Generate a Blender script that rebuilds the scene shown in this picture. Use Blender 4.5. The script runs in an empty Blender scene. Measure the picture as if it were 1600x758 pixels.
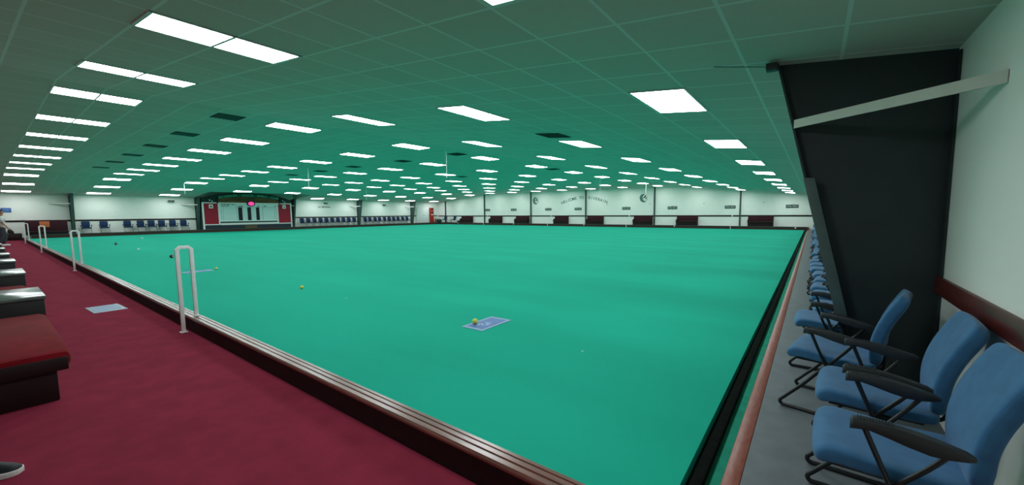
import bpy, bmesh, math, random
from mathutils import Vector, Matrix, Euler
random.seed(7)
R = math.radians
scene = bpy.context.scene
C = scene.collection

# ------------------------------------------------------------------ camera
FPX, CX, CY = 616.59, 827.54, 387.3
cam_d = bpy.data.cameras.new('camera')
cam_d.sensor_width = 36.0
cam_d.lens = FPX / 1600 * 36.0
cam_d.shift_x = -(CX - 800) / 1600
cam_d.shift_y = (CY - 379) / 1600
cam_d.clip_start = 0.02
cam_d.clip_end = 200
cam = bpy.data.objects.new('camera', cam_d)
C.objects.link(cam)
yaw, pitch, roll = 0.6228, 0.0890, -0.0069
Fv = Vector((-math.sin(yaw) * math.cos(pitch), math.cos(yaw) * math.cos(pitch), -math.sin(pitch)))
Rt = Vector((math.cos(yaw), math.sin(yaw), 0))
Up = Rt.cross(Fv)
Rr = Rt * math.cos(roll) + Up * math.sin(roll)
Ur = -Rt * math.sin(roll) + Up * math.cos(roll)
cam.matrix_world = Matrix.Translation((0, 0, 1.5)) @ Matrix((
    (Rr.x, Ur.x, -Fv.x), (Rr.y, Ur.y, -Fv.y), (Rr.z, Ur.z, -Fv.z))).to_4x4()
scene.camera = cam

# ------------------------------------------------------------------ world, exposure
w = bpy.data.worlds.new('world')
scene.world = w
w.use_nodes = True
w.node_tree.nodes['Background'].inputs[0].default_value = (0.5, 0.55, 0.6, 1)
w.node_tree.nodes['Background'].inputs[1].default_value = 0.02
scene.view_settings.view_transform = 'Standard'
scene.view_settings.look = 'None'
scene.view_settings.gamma = 1
scene.view_settings.use_curve_mapping = False
scene.view_settings.exposure = 1.2
LIGHT = 7.5          # emission of the ceiling panels

# ------------------------------------------------------------------ materials
def mat(name, col, rough=0.6, spec=0.5, metal=0.0, var=0.0, vscale=8.0, vstretch=(1, 1, 1), bump=0.0, bscale=60.0,
        col2=None, coat=0.0, sheen=0.0, coat_r=0.05):
    m = bpy.data.materials.new(name)
    m.use_nodes = True
    nt = m.node_tree
    b = nt.nodes['Principled BSDF']
    b.inputs['Roughness'].default_value = rough
    b.inputs['Specular IOR Level'].default_value = spec
    b.inputs['Metallic'].default_value = metal
    b.inputs['Coat Weight'].default_value = coat
    b.inputs['Sheen Weight'].default_value = sheen
    b.inputs['Coat Roughness'].default_value = coat_r
    tc = nt.nodes.new('ShaderNodeTexCoord')
    n = nt.nodes.new('ShaderNodeTexNoise')
    mp = nt.nodes.new('ShaderNodeMapping')
    mp.inputs['Scale'].default_value = vstretch
    nt.links.new(tc.outputs['Object'], mp.inputs[0])
    nt.links.new(mp.outputs[0], n.inputs['Vector'])
    n.inputs['Scale'].default_value = vscale
    n.inputs['Detail'].default_value = 5
    r = nt.nodes.new('ShaderNodeValToRGB')
    c2 = col2 if col2 else tuple(c * (1 - var) for c in col)
    c1 = col if col2 else tuple(min(1, c * (1 + var)) for c in col)
    r.color_ramp.elements[0].position = 0.35
    r.color_ramp.elements[1].position = 0.65
    r.color_ramp.elements[0].color = (*c2, 1)
    r.color_ramp.elements[1].color = (*c1, 1)
    nt.links.new(n.outputs['Fac'], r.inputs[0])
    nt.links.new(r.outputs[0], b.inputs['Base Color'])
    if bump:
        n2 = nt.nodes.new('ShaderNodeTexNoise')
        n2.inputs['Scale'].default_value = bscale
        n2.inputs['Detail'].default_value = 3
        nt.links.new(tc.outputs['Object'], n2.inputs['Vector'])
        bp = nt.nodes.new('ShaderNodeBump')
        bp.inputs['Strength'].default_value = bump
        bp.inputs['Distance'].default_value = 0.01
        nt.links.new(n2.outputs['Fac'], bp.inputs['Height'])
        nt.links.new(bp.outputs[0], b.inputs['Normal'])
    return m

def emis(name, col, s):
    m = bpy.data.materials.new(name)
    m.use_nodes = True
    nt = m.node_tree
    b = nt.nodes['Principled BSDF']
    b.inputs['Base Color'].default_value = (*[c * .8 for c in col], 1)
    b.inputs['Emission Color'].default_value = (*col, 1)
    b.inputs['Emission Strength'].default_value = s
    return m

M = {}
M['green'] = mat('green_baize', (0.014, 0.390, 0.268), 0.9, 0.06, var=0.06, vscale=0.5, vstretch=(0.35, 1.6, 1), bump=0.05, bscale=500)
M['ditch_green'] = mat('ditch_green', (0.018, 0.33, 0.21), 0.9, 0.2, var=0.1, bump=0.1, bscale=200)
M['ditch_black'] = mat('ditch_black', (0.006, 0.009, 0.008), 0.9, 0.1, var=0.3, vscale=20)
M['carpet'] = mat('maroon_carpet', (0.225, 0.023, 0.048), 0.95, 0.06, var=0.10, vscale=5, bump=0.15, bscale=700)
M['grey_floor'] = mat('grey_sheet_floor', (0.135, 0.155, 0.170), 0.55, 0.4, var=0.09, vscale=7, bump=0.04, bscale=300)
M['wall'] = mat('cream_wall_paint', (0.84, 0.85, 0.80), 0.8, 0.25, var=0.02, vscale=1.3, bump=0.02, bscale=40)
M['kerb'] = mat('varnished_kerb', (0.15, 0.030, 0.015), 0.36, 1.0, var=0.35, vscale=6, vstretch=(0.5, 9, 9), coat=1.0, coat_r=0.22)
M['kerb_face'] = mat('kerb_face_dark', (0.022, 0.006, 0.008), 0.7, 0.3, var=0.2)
M['red_board'] = mat('worn_red_board', (0.26, 0.055, 0.035), 0.4, 0.5, col2=(0.30, 0.10, 0.07), vscale=14, vstretch=(3, 0.7, 1), bump=0.1, bscale=90)
M['far_kerb'] = mat('far_kerb_board', (0.060, 0.030, 0.022), 0.6, 0.3, var=0.2)
M['rail'] = mat('dark_red_wood', (0.085, 0.014, 0.010), 0.35, 0.5, var=0.25, vscale=5, vstretch=(6, 0.5, 6))
M['rail_far'] = mat('dark_rail_wood', (0.014, 0.005, 0.006), 0.75, 0.15, var=0.2)
M['steel'] = mat('dark_green_steel', (0.020, 0.030, 0.033), 0.5, 0.45, var=0.12, vscale=3)
M['steel_far'] = mat('column_paint', (0.045, 0.075, 0.070), 0.5, 0.4, var=0.12, vscale=3)
M['pad'] = mat('column_boxing', (0.085, 0.12, 0.12), 0.6, 0.3, var=0.1)
M['cream_metal'] = mat('cream_metal', (0.62, 0.63, 0.56), 0.45, 0.4, var=0.03)
M['white_metal'] = mat('white_rail_paint', (0.85, 0.83, 0.83), 0.4, 0.5, var=0.03)
M['frame'] = mat('light_frame', (0.55, 0.6, 0.57), 0.5, 0.4)
M['vent'] = mat('vent_grille', (0.03, 0.08, 0.07), 0.7, 0.3)
M['slat'] = mat('vent_slat', (0.07, 0.15, 0.13), 0.6, 0.3)
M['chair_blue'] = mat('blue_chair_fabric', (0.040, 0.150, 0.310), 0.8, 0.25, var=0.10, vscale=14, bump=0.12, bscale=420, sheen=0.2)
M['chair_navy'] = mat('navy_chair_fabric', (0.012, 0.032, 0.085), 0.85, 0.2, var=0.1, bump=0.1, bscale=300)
M['blk_plastic'] = mat('black_plastic', (0.032, 0.036, 0.040), 0.5, 0.4, var=0.1, bump=0.05, bscale=300)
M['blk_metal'] = mat('black_tube', (0.010, 0.010, 0.012), 0.35, 0.5)
M['red_velvet'] = mat('red_velvet', (0.165, 0.004, 0.009), 0.9, 0.08, var=0.15, vscale=6, bump=0.1, bscale=300, sheen=0.08)
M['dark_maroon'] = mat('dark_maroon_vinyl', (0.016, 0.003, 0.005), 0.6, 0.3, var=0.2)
M['bench_back'] = mat('maroon_bench', (0.036, 0.004, 0.010), 0.7, 0.25, var=0.12, vscale=4)
M['blk_box'] = mat('black_table_side', (0.012, 0.009, 0.011), 0.5, 0.35, var=0.2)
M['table_top'] = mat('grey_laminate', (0.10, 0.13, 0.12), 0.16, 0.6, var=0.08)
M['mat_blue'] = mat('blue_mat_rubber', (0.10, 0.20, 0.46), 0.55, 0.4, var=0.06)
M['mat_edge'] = mat('pale_mat_border', (0.26, 0.38, 0.58), 0.55, 0.4)
M['mat_mark'] = mat('mat_print', (0.45, 0.55, 0.75), 0.6, 0.3)
M['carpet_sheet'] = mat('blue_plastic_sheet', (0.16, 0.26, 0.44), 0.3, 0.5, var=0.06)
M['sheet_edge'] = mat('clear_sheet_border', (0.30, 0.36, 0.46), 0.25, 0.5)
M['jack'] = mat('yellow_jack', (0.72, 0.66, 0.08), 0.3, 0.5)
M['jack_white'] = mat('white_jack', (0.8, 0.8, 0.76), 0.3, 0.5)
M['bowl_dark'] = mat('dark_bowl', (0.03, 0.03, 0.035), 0.25, 0.5)
M['sign_blue'] = mat('blue_sign', (0.03, 0.12, 0.38), 0.4, 0.4, var=0.05)
M['sign_text'] = mat('sign_lettering', (0.30, 0.42, 0.62), 0.5, 0.3)
M['plate'] = mat('grey_rink_plate', (0.075, 0.105, 0.095), 0.6, 0.3, var=0.1)
M['plate_mark'] = mat('plate_lettering', (0.42, 0.50, 0.46), 0.6, 0.3)
M['letter'] = mat('wall_lettering_green', (0.10, 0.21, 0.18), 0.6, 0.3)
M['letter_blk'] = mat('black_lettering', (0.02, 0.03, 0.03), 0.6, 0.3)
M['sb_white'] = mat('scoreboard_white', (0.66, 0.82, 0.82), 0.45, 0.4, var=0.02)
M['sb_frame'] = mat('scoreboard_frame_white', (0.80, 0.78, 0.78), 0.5, 0.4)
M['sb_red'] = mat('scoreboard_red_door', (0.36, 0.010, 0.034), 0.6, 0.3, var=0.06)
M['sb_black'] = mat('scoreboard_black', (0.008, 0.009, 0.012), 0.5, 0.3)
M['sb_navy'] = mat('scoreboard_navy', (0.020, 0.036, 0.055), 0.5, 0.3, var=0.15)
M['sb_line'] = mat('scoreboard_ruling', (0.20, 0.33, 0.33), 0.6, 0.3)
M['sb_arch'] = mat('arch_green', (0.020, 0.125, 0.095), 0.6, 0.3, var=0.08)
M['sb_archdark'] = mat('arch_dark_backing', (0.010, 0.040, 0.032), 0.6, 0.3, var=0.1)
M['arch_text'] = mat('arch_lettering', (0.22, 0.46, 0.38), 0.5, 0.3)
M['mural'] = mat('brown_backboard', (0.23, 0.105, 0.030), 0.6, 0.3, col2=(0.06, 0.028, 0.012), vscale=1.1, vstretch=(1, 0.6, 2.5))
M['gold'] = mat('gold_banner', (0.20, 0.15, 0.07), 0.6, 0.3, col2=(0.045, 0.03, 0.02), vscale=9, vstretch=(1, 1.2, 2))
M['orange'] = mat('orange_board', (0.55, 0.13, 0.05), 0.6, 0.3)
M['white_door'] = mat('white_door_paint', (0.80, 0.83, 0.81), 0.6, 0.3, var=0.015)
M['red_paint'] = mat('red_unit_paint', (0.42, 0.03, 0.015), 0.45, 0.4)
M['extinguisher'] = mat('extinguisher_red', (0.45, 0.012, 0.012), 0.3, 0.5)
M['dark_green_bag'] = mat('dark_green_cloth', (0.02, 0.06, 0.05), 0.9, 0.1)
M['skin'] = mat('skin', (0.46, 0.22, 0.15), 0.55, 0.4)
M['shirt'] = mat('white_shirt_cloth', (0.66, 0.68, 0.68), 0.85, 0.2)
M['trousers'] = mat('grey_trousers_cloth', (0.060, 0.065, 0.080), 0.9, 0.15)
M['hair'] = mat('dark_hair', (0.03, 0.02, 0.018), 0.7, 0.3)
M['shoe_white'] = mat('white_shoe', (0.72, 0.70, 0.68), 0.6, 0.3)
M['shoe_black'] = mat('black_shoe', (0.012, 0.014, 0.018), 0.55, 0.4, var=0.3, vscale=30)
M['brown_shoe'] = mat('yellow_wood', (0.40, 0.22, 0.07), 0.5, 0.3)
M['diffuser_rim'] = mat('diffuser_white_rim', (0.8, 0.8, 0.8), 0.4, 0.4)
M['lamp'] = emis('lamp_diffuser', (0.93, 0.985, 1.0), LIGHT)
M['pink_lamp'] = emis('pink_led_face', (0.95, 0.05, 0.33), 0.42)

# carpet with broad, soft wear; ceiling with tile grid
def ceiling_material():
    m = bpy.data.materials.new('ceiling_tiles')
    m.use_nodes = True
    nt = m.node_tree
    L = nt.links
    b = nt.nodes['Principled BSDF']
    b.inputs['Roughness'].default_value = 0.85
    b.inputs['Specular IOR Level'].default_value = 0.2
    g = nt.nodes.new('ShaderNodeNewGeometry')
    sp = nt.nodes.new('ShaderNodeSeparateXYZ')
    L.new(g.outputs['Position'], sp.inputs[0])
    def mth(op, a, bb=None):
        n = nt.nodes.new('ShaderNodeMath')
        n.operation = op
        for i, v in enumerate((a, bb)):
            if v is None: continue
            if isinstance(v, (int, float)): n.inputs[i].default_value = v
            else: L.new(v, n.inputs[i])
        return n.outputs[0]
    def line(axis, off, step, half):
        t = mth('SUBTRACT', sp.outputs[axis], off)
        t = mth('DIVIDE', t, step)
        f = mth('FRACT', mth('ADD', t, 1000.5))
        d = mth('ABSOLUTE', mth('SUBTRACT', f, 0.5))
        return mth('LESS_THAN', d, half / step)
    lx = line('X', -1.23, 0.6763, 0.0125)
    ly = line('Y', 0.98, 0.6115, 0.0125)
    mx = mth('MAXIMUM', lx, ly)
    n = nt.nodes.new('ShaderNodeTexNoise')
    n.inputs['Scale'].default_value = 90
    L.new(g.outputs['Position'], n.inputs['Vector'])
    # faint tile to tile difference
    wn = nt.nodes.new('ShaderNodeTexWhiteNoise')
    wn.noise_dimensions = '2D'
    cx = nt.nodes.new('ShaderNodeCombineXYZ')
    L.new(mth('FLOOR', mth('DIVIDE', mth('SUBTRACT', sp.outputs['X'], -1.23), 0.6763)), cx.inputs[0])
    L.new(mth('FLOOR', mth('DIVIDE', mth('SUBTRACT', sp.outputs['Y'], 0.98), 0.6115)), cx.inputs[1])
    L.new(cx.outputs[0], wn.inputs['Vector'])
    v = mth('ADD', 0.93, mth('MULTIPLY', wn.outputs['Value'], 0.07))
    v = mth('MULTIPLY', v, mth('ADD', 0.94, mth('MULTIPLY', n.outputs['Fac'], 0.12)))
    tile = nt.nodes.new('ShaderNodeVectorMath')
    tile.operation = 'SCALE'
    tile.inputs[0].default_value = TILE
    L.new(v, tile.inputs['Scale'])
    mix = nt.nodes.new('ShaderNodeMix')
    mix.data_type = 'RGBA'
    L.new(mx, mix.inputs[0])
    L.new(tile.outputs[0], mix.inputs[6])
    mix.inputs[7].default_value = (*TBAR, 1)
    L.new(mix.outputs[2], b.inputs['Base Color'])
    return m
TILE = (0.565, 0.515, 0.470)
TBAR = (0.66, 0.68, 0.65)
M['ceiling'] = ceiling_material()

# ------------------------------------------------------------------ helpers
def tag(o, label=None, cat=None, group=None, kind=None):
    if label: o['label'] = label
    if cat: o['category'] = cat
    if group: o['group'] = group
    if kind: o['kind'] = kind
    return o

def empty(name, loc=(0, 0, 0), rz=0.0, label=None, cat=None, group=None):
    o = bpy.data.objects.new(name, None)
    o.empty_display_size = 0.1
    C.objects.link(o)
    o.location = loc
    o.rotation_euler = (0, 0, rz)
    return tag(o, label, cat, group)

class MB:
    def __init__(s): s.bm = bmesh.new()
    def box(s, c, d, bev=0.0, rot=None, seg=2):
        t = bmesh.new()
        bmesh.ops.create_cube(t, size=1)
        bmesh.ops.scale(t, vec=d, verts=t.verts)
        if bev > 0:
            bmesh.ops.bevel(t, geom=list(t.edges), offset=min(bev, min(d) * 0.49), segments=seg, profile=0.5, affect='EDGES')
        mt = Matrix.Translation(c)
        if rot: mt = mt @ Euler(rot).to_matrix().to_4x4()
        t.transform(mt)
        s._add(t)
        return s
    def _add(s, t, mi=0):
        me = bpy.data.meshes.new('tmp')
        t.to_mesh(me)
        t.free()
        n = len(s.bm.faces)
        s.bm.from_mesh(me)
        if mi:
            s.bm.faces.ensure_lookup_table()
            for f in s.bm.faces[n:]: f.material_index = mi
        bpy.data.meshes.remove(me)
    def bx(s, a, b, bev=0.0):
        c = [(p + q) / 2 for p, q in zip(a, b)]
        d = [abs(q - p) for p, q in zip(a, b)]
        return s.box(c, d, bev)
    def tube(s, pts, r, n=10, smooth=0, closed=False):
        P = [Vector(p) for p in pts]
        if smooth:
            Q = []
            m = len(P)
            for i in range(m - (0 if closed else 1)):
                p0 = P[(i - 1) % m] if (closed or i) else P[0]
                p1 = P[i]; p2 = P[(i + 1) % m]
                p3 = P[(i + 2) % m] if (closed or i + 2 < m) else P[-1]
                for k in range(smooth):
                    t = k / smooth
                    Q.append(0.5 * ((2 * p1) + (p2 - p0) * t + (2 * p0 - 5 * p1 + 4 * p2 - p3) * t * t + (3 * p1 - p0 - 3 * p2 + p3) * t ** 3))
            if not closed: Q.append(P[-1])
            P = Q
        rings = []
        prev = None
        for i, p in enumerate(P):
            if closed: d = P[(i + 1) % len(P)] - P[i - 1]
            else: d = (P[min(i + 1, len(P) - 1)] - P[max(i - 1, 0)])
            d.normalize()
            if prev is None:
                a = Vector((0, 0, 1)) if abs(d.z) < 0.9 else Vector((1, 0, 0))
                u = d.cross(a).normalized()
            else:
                u = (prev - d * prev.dot(d)).normalized()
            prev = u
            v = d.cross(u)
            rr = r[i] if isinstance(r, (list, tuple)) else r
            rings.append([s.bm.verts.new(p + (u * math.cos(2 * math.pi * k / n) + v * math.sin(2 * math.pi * k / n)) * rr) for k in range(n)])
        m = len(rings)
        for i in range(m if closed else m - 1):
            A = rings[i]; B = rings[(i + 1) % m]
            for k in range(n):
                s.bm.faces.new((A[k], A[(k + 1) % n], B[(k + 1) % n], B[k]))
        if not closed:
            s.bm.faces.new(rings[0][::-1]); s.bm.faces.new(rings[-1])
        return s
    def prism(s, poly, axis, a, b, bev=0.0):
        """poly: 2D points in the two other axes (order x,y,z with 'axis' removed), extruded a..b"""
        t = bmesh.new()
        def P(p, h):
            q = list(p); q.insert('xyz'.index(axis), h); return q
        A = [t.verts.new(P(p, a)) for p in poly]
        B = [t.verts.new(P(p, b)) for p in poly]
        t.faces.new(A); t.faces.new(B[::-1])
        for i in range(len(poly)):
            j = (i + 1) % len(poly)
            t.faces.new((A[j], A[i], B[i], B[j]))
        bmesh.ops.recalc_face_normals(t, faces=t.faces)
        if bev: bmesh.ops.bevel(t, geom=list(t.edges), offset=bev, segments=2, profile=0.5, affect='EDGES')
        s._add(t)
        return s
    def sphere(s, c, r, seg=24, sc=(1, 1, 1)):
        t = bmesh.new()
        bmesh.ops.create_uvsphere(t, u_segments=seg, v_segments=seg // 2, radius=r)
        bmesh.ops.scale(t, vec=sc, verts=t.verts)
        bmesh.ops.translate(t, vec=c, verts=t.verts)
        s._add(t)
        return s
    def cyl(s, a, b, r, n=16, r2=None):
        return s.tube([a, b], [r, r2 if r2 is not None else r], n)
    def grid(s, fn, nu, nv, closed_u=False):
        V = [[s.bm.verts.new(fn(i / (nu - (0 if closed_u else 1)), j / (nv - 1))) for j in range(nv)] for i in range(nu)]
        for i in range(nu if closed_u else nu - 1):
            for j in range(nv - 1):
                a = V[i]; b = V[(i + 1) % nu]
                s.bm.faces.new((a[j], b[j], b[j + 1], a[j + 1]))
        return V
    def build(s, name, m, parent=None, smooth=True, sub=0):
        bmesh.ops.recalc_face_normals(s.bm, faces=s.bm.faces)
        me = bpy.data.meshes.new(name)
        s.bm.to_mesh(me)
        s.bm.free()
        for mm in (m if isinstance(m, (list, tuple)) else [m]): me.materials.append(mm)
        if smooth:
            me.shade_smooth()
            me.set_sharp_from_angle(angle=R(38))
        o = bpy.data.objects.new(name, me)
        C.objects.link(o)
        if parent: o.parent = parent
        if sub:
            md = o.modifiers.new('subdivision', 'SUBSURF'); md.levels = sub; md.render_levels = sub
        return o

def kids(o): return [c for c in bpy.data.objects if c.parent == o]
def build_tree(o): return (o, [build_tree(c) for c in kids(o)])
def copy_tree(tree, parent=None):
    src, ch = tree
    c = src.copy()
    C.objects.link(c)
    if parent: c.parent = parent
    for t in ch: copy_tree(t, c)
    return c

def struct(name, mb, m, smooth=False):
    o = mb.build(name, m, None, smooth)
    o['kind'] = 'structure'
    return o

def text_mesh(txt, size, depth=0.004):
    cu = bpy.data.curves.new('lettering', 'FONT')
    cu.body = txt
    cu.size = size
    cu.extrude = depth
    cu.resolution_u = 2
    cu.offset = size * 0.02
    cu.align_x = 'CENTER'
    cu.align_y = 'CENTER'
    o = bpy.data.objects.new('lettering', cu)
    C.objects.link(o)
    bpy.context.view_layer.update()
    dg = bpy.context.evaluated_depsgraph_get()
    me = bpy.data.meshes.new_from_object(o.evaluated_get(dg))
    bpy.data.objects.remove(o)
    bpy.data.curves.remove(cu)
    return me

def text_obj(name, items, m, parent=None, depth=0.004):
    """items: (text, size, matrix) -> one mesh of lettering"""
    b = bmesh.new()
    for txt, size, mt in items:
        me = text_mesh(txt, size, depth)
        me.transform(mt)
        b.from_mesh(me)
        bpy.data.meshes.remove(me)
    me = bpy.data.meshes.new(name)
    b.to_mesh(me); b.free()
    me.materials.append(m)
    o = bpy.data.objects.new(name, me)
    C.objects.link(o)
    if parent: o.parent = parent
    return o

# text frames: on the west wall (read facing +x: right hand = +y ... seen from +x, left is small y)
def frame_A(x, y, z, rot=0.0):     # wall A, normal +x ; text direction +y
    return Matrix.Translation((x, y, z)) @ Matrix(((0, 0, 1, 0), (1, 0, 0, 0), (0, 1, 0, 0), (0, 0, 0, 1))) @ Matrix.Rotation(rot, 4, 'Z')
def frame_E(x, y, z, rot=0.0):     # end wall, normal -y ; text direction +x
    return Matrix.Translation((x, y, z)) @ Matrix(((1, 0, 0, 0), (0, 0, -1, 0), (0, 1, 0, 0), (0, 0, 0, 1))) @ Matrix.Rotation(rot, 4, 'Z')

ORD = ['first', 'second', 'third', 'fourth', 'fifth', 'sixth', 'seventh', 'eighth', 'ninth', 'tenth', 'eleventh', 'twelfth',
       'thirteenth', 'fourteenth', 'fifteenth', 'sixteenth']

# ------------------------------------------------------------------ shell
XA, XB, YE, YN = -43.4, 0.79, 38.15, -2.9
ZC = -0.10     # carpet level
PLAT = 0.22    # walkway level at the far sides
def cz(x):
    if x > -10.85: return 3.862 - (x + 10.85) * 0.1045
    if x > -34.1: return 3.862
    return 3.862 + (x + 34.1) * 0.0935

b = MB(); b.bx((XA, YN, -0.25), (XB, 1.6, ZC)); struct('floor', b, M['carpet'])
b = MB(); b.bx((XA, 1.6, -0.30), (XB, YE, -0.121)); struct('floor', b, M['ditch_green'])
b = MB(); b.bx((-0.262, 1.6, -0.12), (XB, YE, 0.0)); struct('floor', b, M['grey_floor'])
b = MB(); b.bx((XA, 1.9, -0.12), (-42.42, YE, PLAT)); struct('floor', b, M['grey_floor'])
b = MB(); b.bx((-42.42, 37.5, -0.12), (-0.262, YE, PLAT)); struct('floor', b, M['grey_floor'])

# the green
b = MB(); b.bx((-42.15, 1.80, -0.12), (-0.53, 37.2, 0.0), 0.0)
tag(b.build('bowling_green', M['green'], None, False), 'large flat bright green indoor bowling green filling the hall', 'bowling green')
b = MB(); b.box((-0.487, 19.5, -0.085), (0.082, 35.2, 0.06), 0.02)  # black strip painted as the shade in the ditch below the green's edge
tag(b.build('ditch_shade_strip', M['ditch_black'], None), 'long black strip standing in for the shade in the ditch along the right edge of the green', 'ditch shade strip')
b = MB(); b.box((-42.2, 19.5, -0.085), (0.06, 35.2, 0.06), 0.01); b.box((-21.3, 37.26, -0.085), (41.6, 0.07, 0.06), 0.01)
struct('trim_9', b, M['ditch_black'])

# near kerb: a long varnished board with two grooves, dark upright face towards the carpet
prof = [(1.595, 0.082), (1.60, 0.094), (1.607, 0.100), (1.640, 0.100), (1.644, 0.091), (1.652, 0.091), (1.656, 0.100), (1.688, 0.100),
        (1.692, 0.088), (1.700, 0.088), (1.705, 0.096), (1.728, 0.096), (1.738, 0.088), (1.740, 0.07), (1.595, 0.07)]
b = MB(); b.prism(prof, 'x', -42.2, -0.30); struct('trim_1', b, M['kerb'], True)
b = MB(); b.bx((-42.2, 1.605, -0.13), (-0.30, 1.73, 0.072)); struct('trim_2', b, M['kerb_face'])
# right kerb board
b = MB(); b.box((-0.307, 19.9, -0.06), (0.088, 35.6, 0.124), 0.008); struct('trim_3', b, M['red_board'], True)
# far kerbs
b = MB(); b.bx((-42.44, 2.0, -0.1), (-42.38, 37.5, PLAT + 0.01)); b.bx((-42.44, 37.44, -0.1), (-0.35, 37.5, PLAT + 0.01))
struct('trim_4', b, M['far_kerb'])
b = MB(); b.bx((-42.46, 2.0, PLAT - 0.02), (-42.34, 37.5, PLAT + 0.025)); b.bx((-42.44, 37.40, PLAT - 0.02), (-0.35, 37.52, PLAT + 0.025))
struct('trim_5', b, M['steel_far'])

# walls
b = MB(); b.bx((XB, YN, -0.3), (XB + 0.15, YE + .1, 2.9)); struct('wall_right', b, M['wall'])
b = MB(); b.bx((XA - 0.15, YN, -0.3), (XA, YE + .1, 3.55)); struct('wall_left', b, M['wall'])
b = MB()
xs = [XA - .1, -34.1, -10.85, XB + .1]
b.prism([(XA - .1, -0.3)] + [(x, cz(x) + 0.05) for x in xs] + [(XB + .1, -0.3)], 'y', YE, YE + 0.15)
struct('wall_back', b, M['wall'])
b = MB()
b.prism([(XA - .1, -0.3)] + [(x, cz(x) + 0.05) for x in xs] + [(XB + .1, -0.3)], 'y', YN - 0.15, YN)
struct('wall_front', b, M['wall'])

# ceiling with a raised bay above the scoreboard
RY0, RY1, RX = 11.05, 19.0, -39.6
bm = bmesh.new()
def strip(pl, y0, y1):
    A = [bm.verts.new((x, y0, z)) for x, z in pl]
    B = [bm.verts.new((x, y1, z)) for x, z in pl]
    for i in range(len(pl) - 1): bm.faces.new((A[i], A[i + 1], B[i + 1], B[i]))
full = [(x, cz(x)) for x in (XA - .1, -34.1, -10.85, XB + .1)]
strip(full, YN - .1, RY0)
strip([(XA - .1, 3.52), (RX, 3.52), (RX, cz(RX)), (-34.1, cz(-34.1)), (-10.85, cz(-10.85)), (XB + .1, cz(XB + .1))], RY0, RY1)
strip(full, RY1, YE + .1)
for y in (RY0, RY1):
    vs = [bm.verts.new(p) for p in ((XA - .1, y, cz(XA - .1)), (RX, y, cz(RX)), (RX, y, 3.52), (XA - .1, y, 3.52))]
    bm.faces.new(vs)
me = bpy.data.meshes.new('ceiling'); bm.to_mesh(me); bm.free(); me.materials.append(M['ceiling'])
o = bpy.data.objects.new('ceiling', me); C.objects.link(o); o['kind'] = 'structure'
md = o.modifiers.new('solid', 'SOLIDIFY'); md.thickness = 0.03; md.offset = 1 if True else -1

# dado rails
b = MB(); b.box((XB - 0.014, 15.0, 0.945), (0.030, 36.0, 0.125), 0.006); struct('trim_6', b, M['rail'], True)
b = MB(); b.box((XA + 0.015, 19.0, 1.16), (0.03, 38.0, 0.11), 0.006); struct('trim_7', b, M['rail_far'])
b = MB(); b.box((-21.3, YE - 0.015, 1.10), (44.0, 0.03, 0.12), 0.006); struct('trim_8', b, M['rail_far'])

# ------------------------------------------------------------------ ceiling lights
def make_light():
    root = empty('ceiling_light', (0, 0, 0))
    f = MB()
    W2, L2, t = 0.335, 0.610, 0.014
    for y0, y1 in ((-L2, -L2 + 2 * t), (-t, t), (L2 - 2 * t, L2)): f.bx((-W2, y0, -0.008), (W2, y1, 0.003))
    for x0, x1 in ((-W2, -W2 + 2 * t), (W2 - 2 * t, W2)): f.bx((x0, -L2, -0.0075), (x1, L2, 0.003))
    f.build('frame', M['frame'], root, False)
    for s in (-1, 1):
        d = MB()
        ya, yb = sorted((s * t, s * (L2 - 2 * t)))
        d.bx((-W2 + 2 * t, ya, -0.006), (W2 - 2 * t, yb, 0.002))
        o = d.build('diffuser', [M['diffuser_rim'], M['lamp']], root, False)
        for p in o.data.polygons:
            if p.normal.z < -0.9: p.material_index = 1
    return root
lroot = make_light()
ltree = build_tree(lroot)
YJ = [1.575] + [1.3445 + 3.8923 * j for j in range(1, 11)]
XK = [-1.539 - 3.3826 * k for k in range(13)]
YJ = YJ[:10] + [37.6 if YJ[10] > 37.6 else YJ[10]]
XK = XK
first = True
for k, x in enumerate(XK):
    for j, y in enumerate(YJ):
        if y > YE - 0.7: continue
        if x < RX and RY0 < y < RY1: continue
        if first: o = lroot; first = False
        else: o = copy_tree(ltree)
        sl = 0.0
        if x > -10.85: sl = math.atan(0.1045)
        elif x < -34.1: sl = -math.atan(0.0935)
        o.location = (x, y, cz(x) - 0.004)
        o.rotation_euler = (0, sl, 0)
        where = 'over the carpet kerb' if j == 0 else ('at end wall' if j == len(YJ) - 1 else '%s from kerb' % ORD[j])
        side = 'line nearest right wall' if k == 0 else ('line nearest scoreboard' if k == 12 else '%s line from right wall' % ORD[k])
        tag(o, 'bright twin-panel ceiling light, %s, %s' % (side, where), 'ceiling light', 'twin panel ceiling lights')

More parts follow.
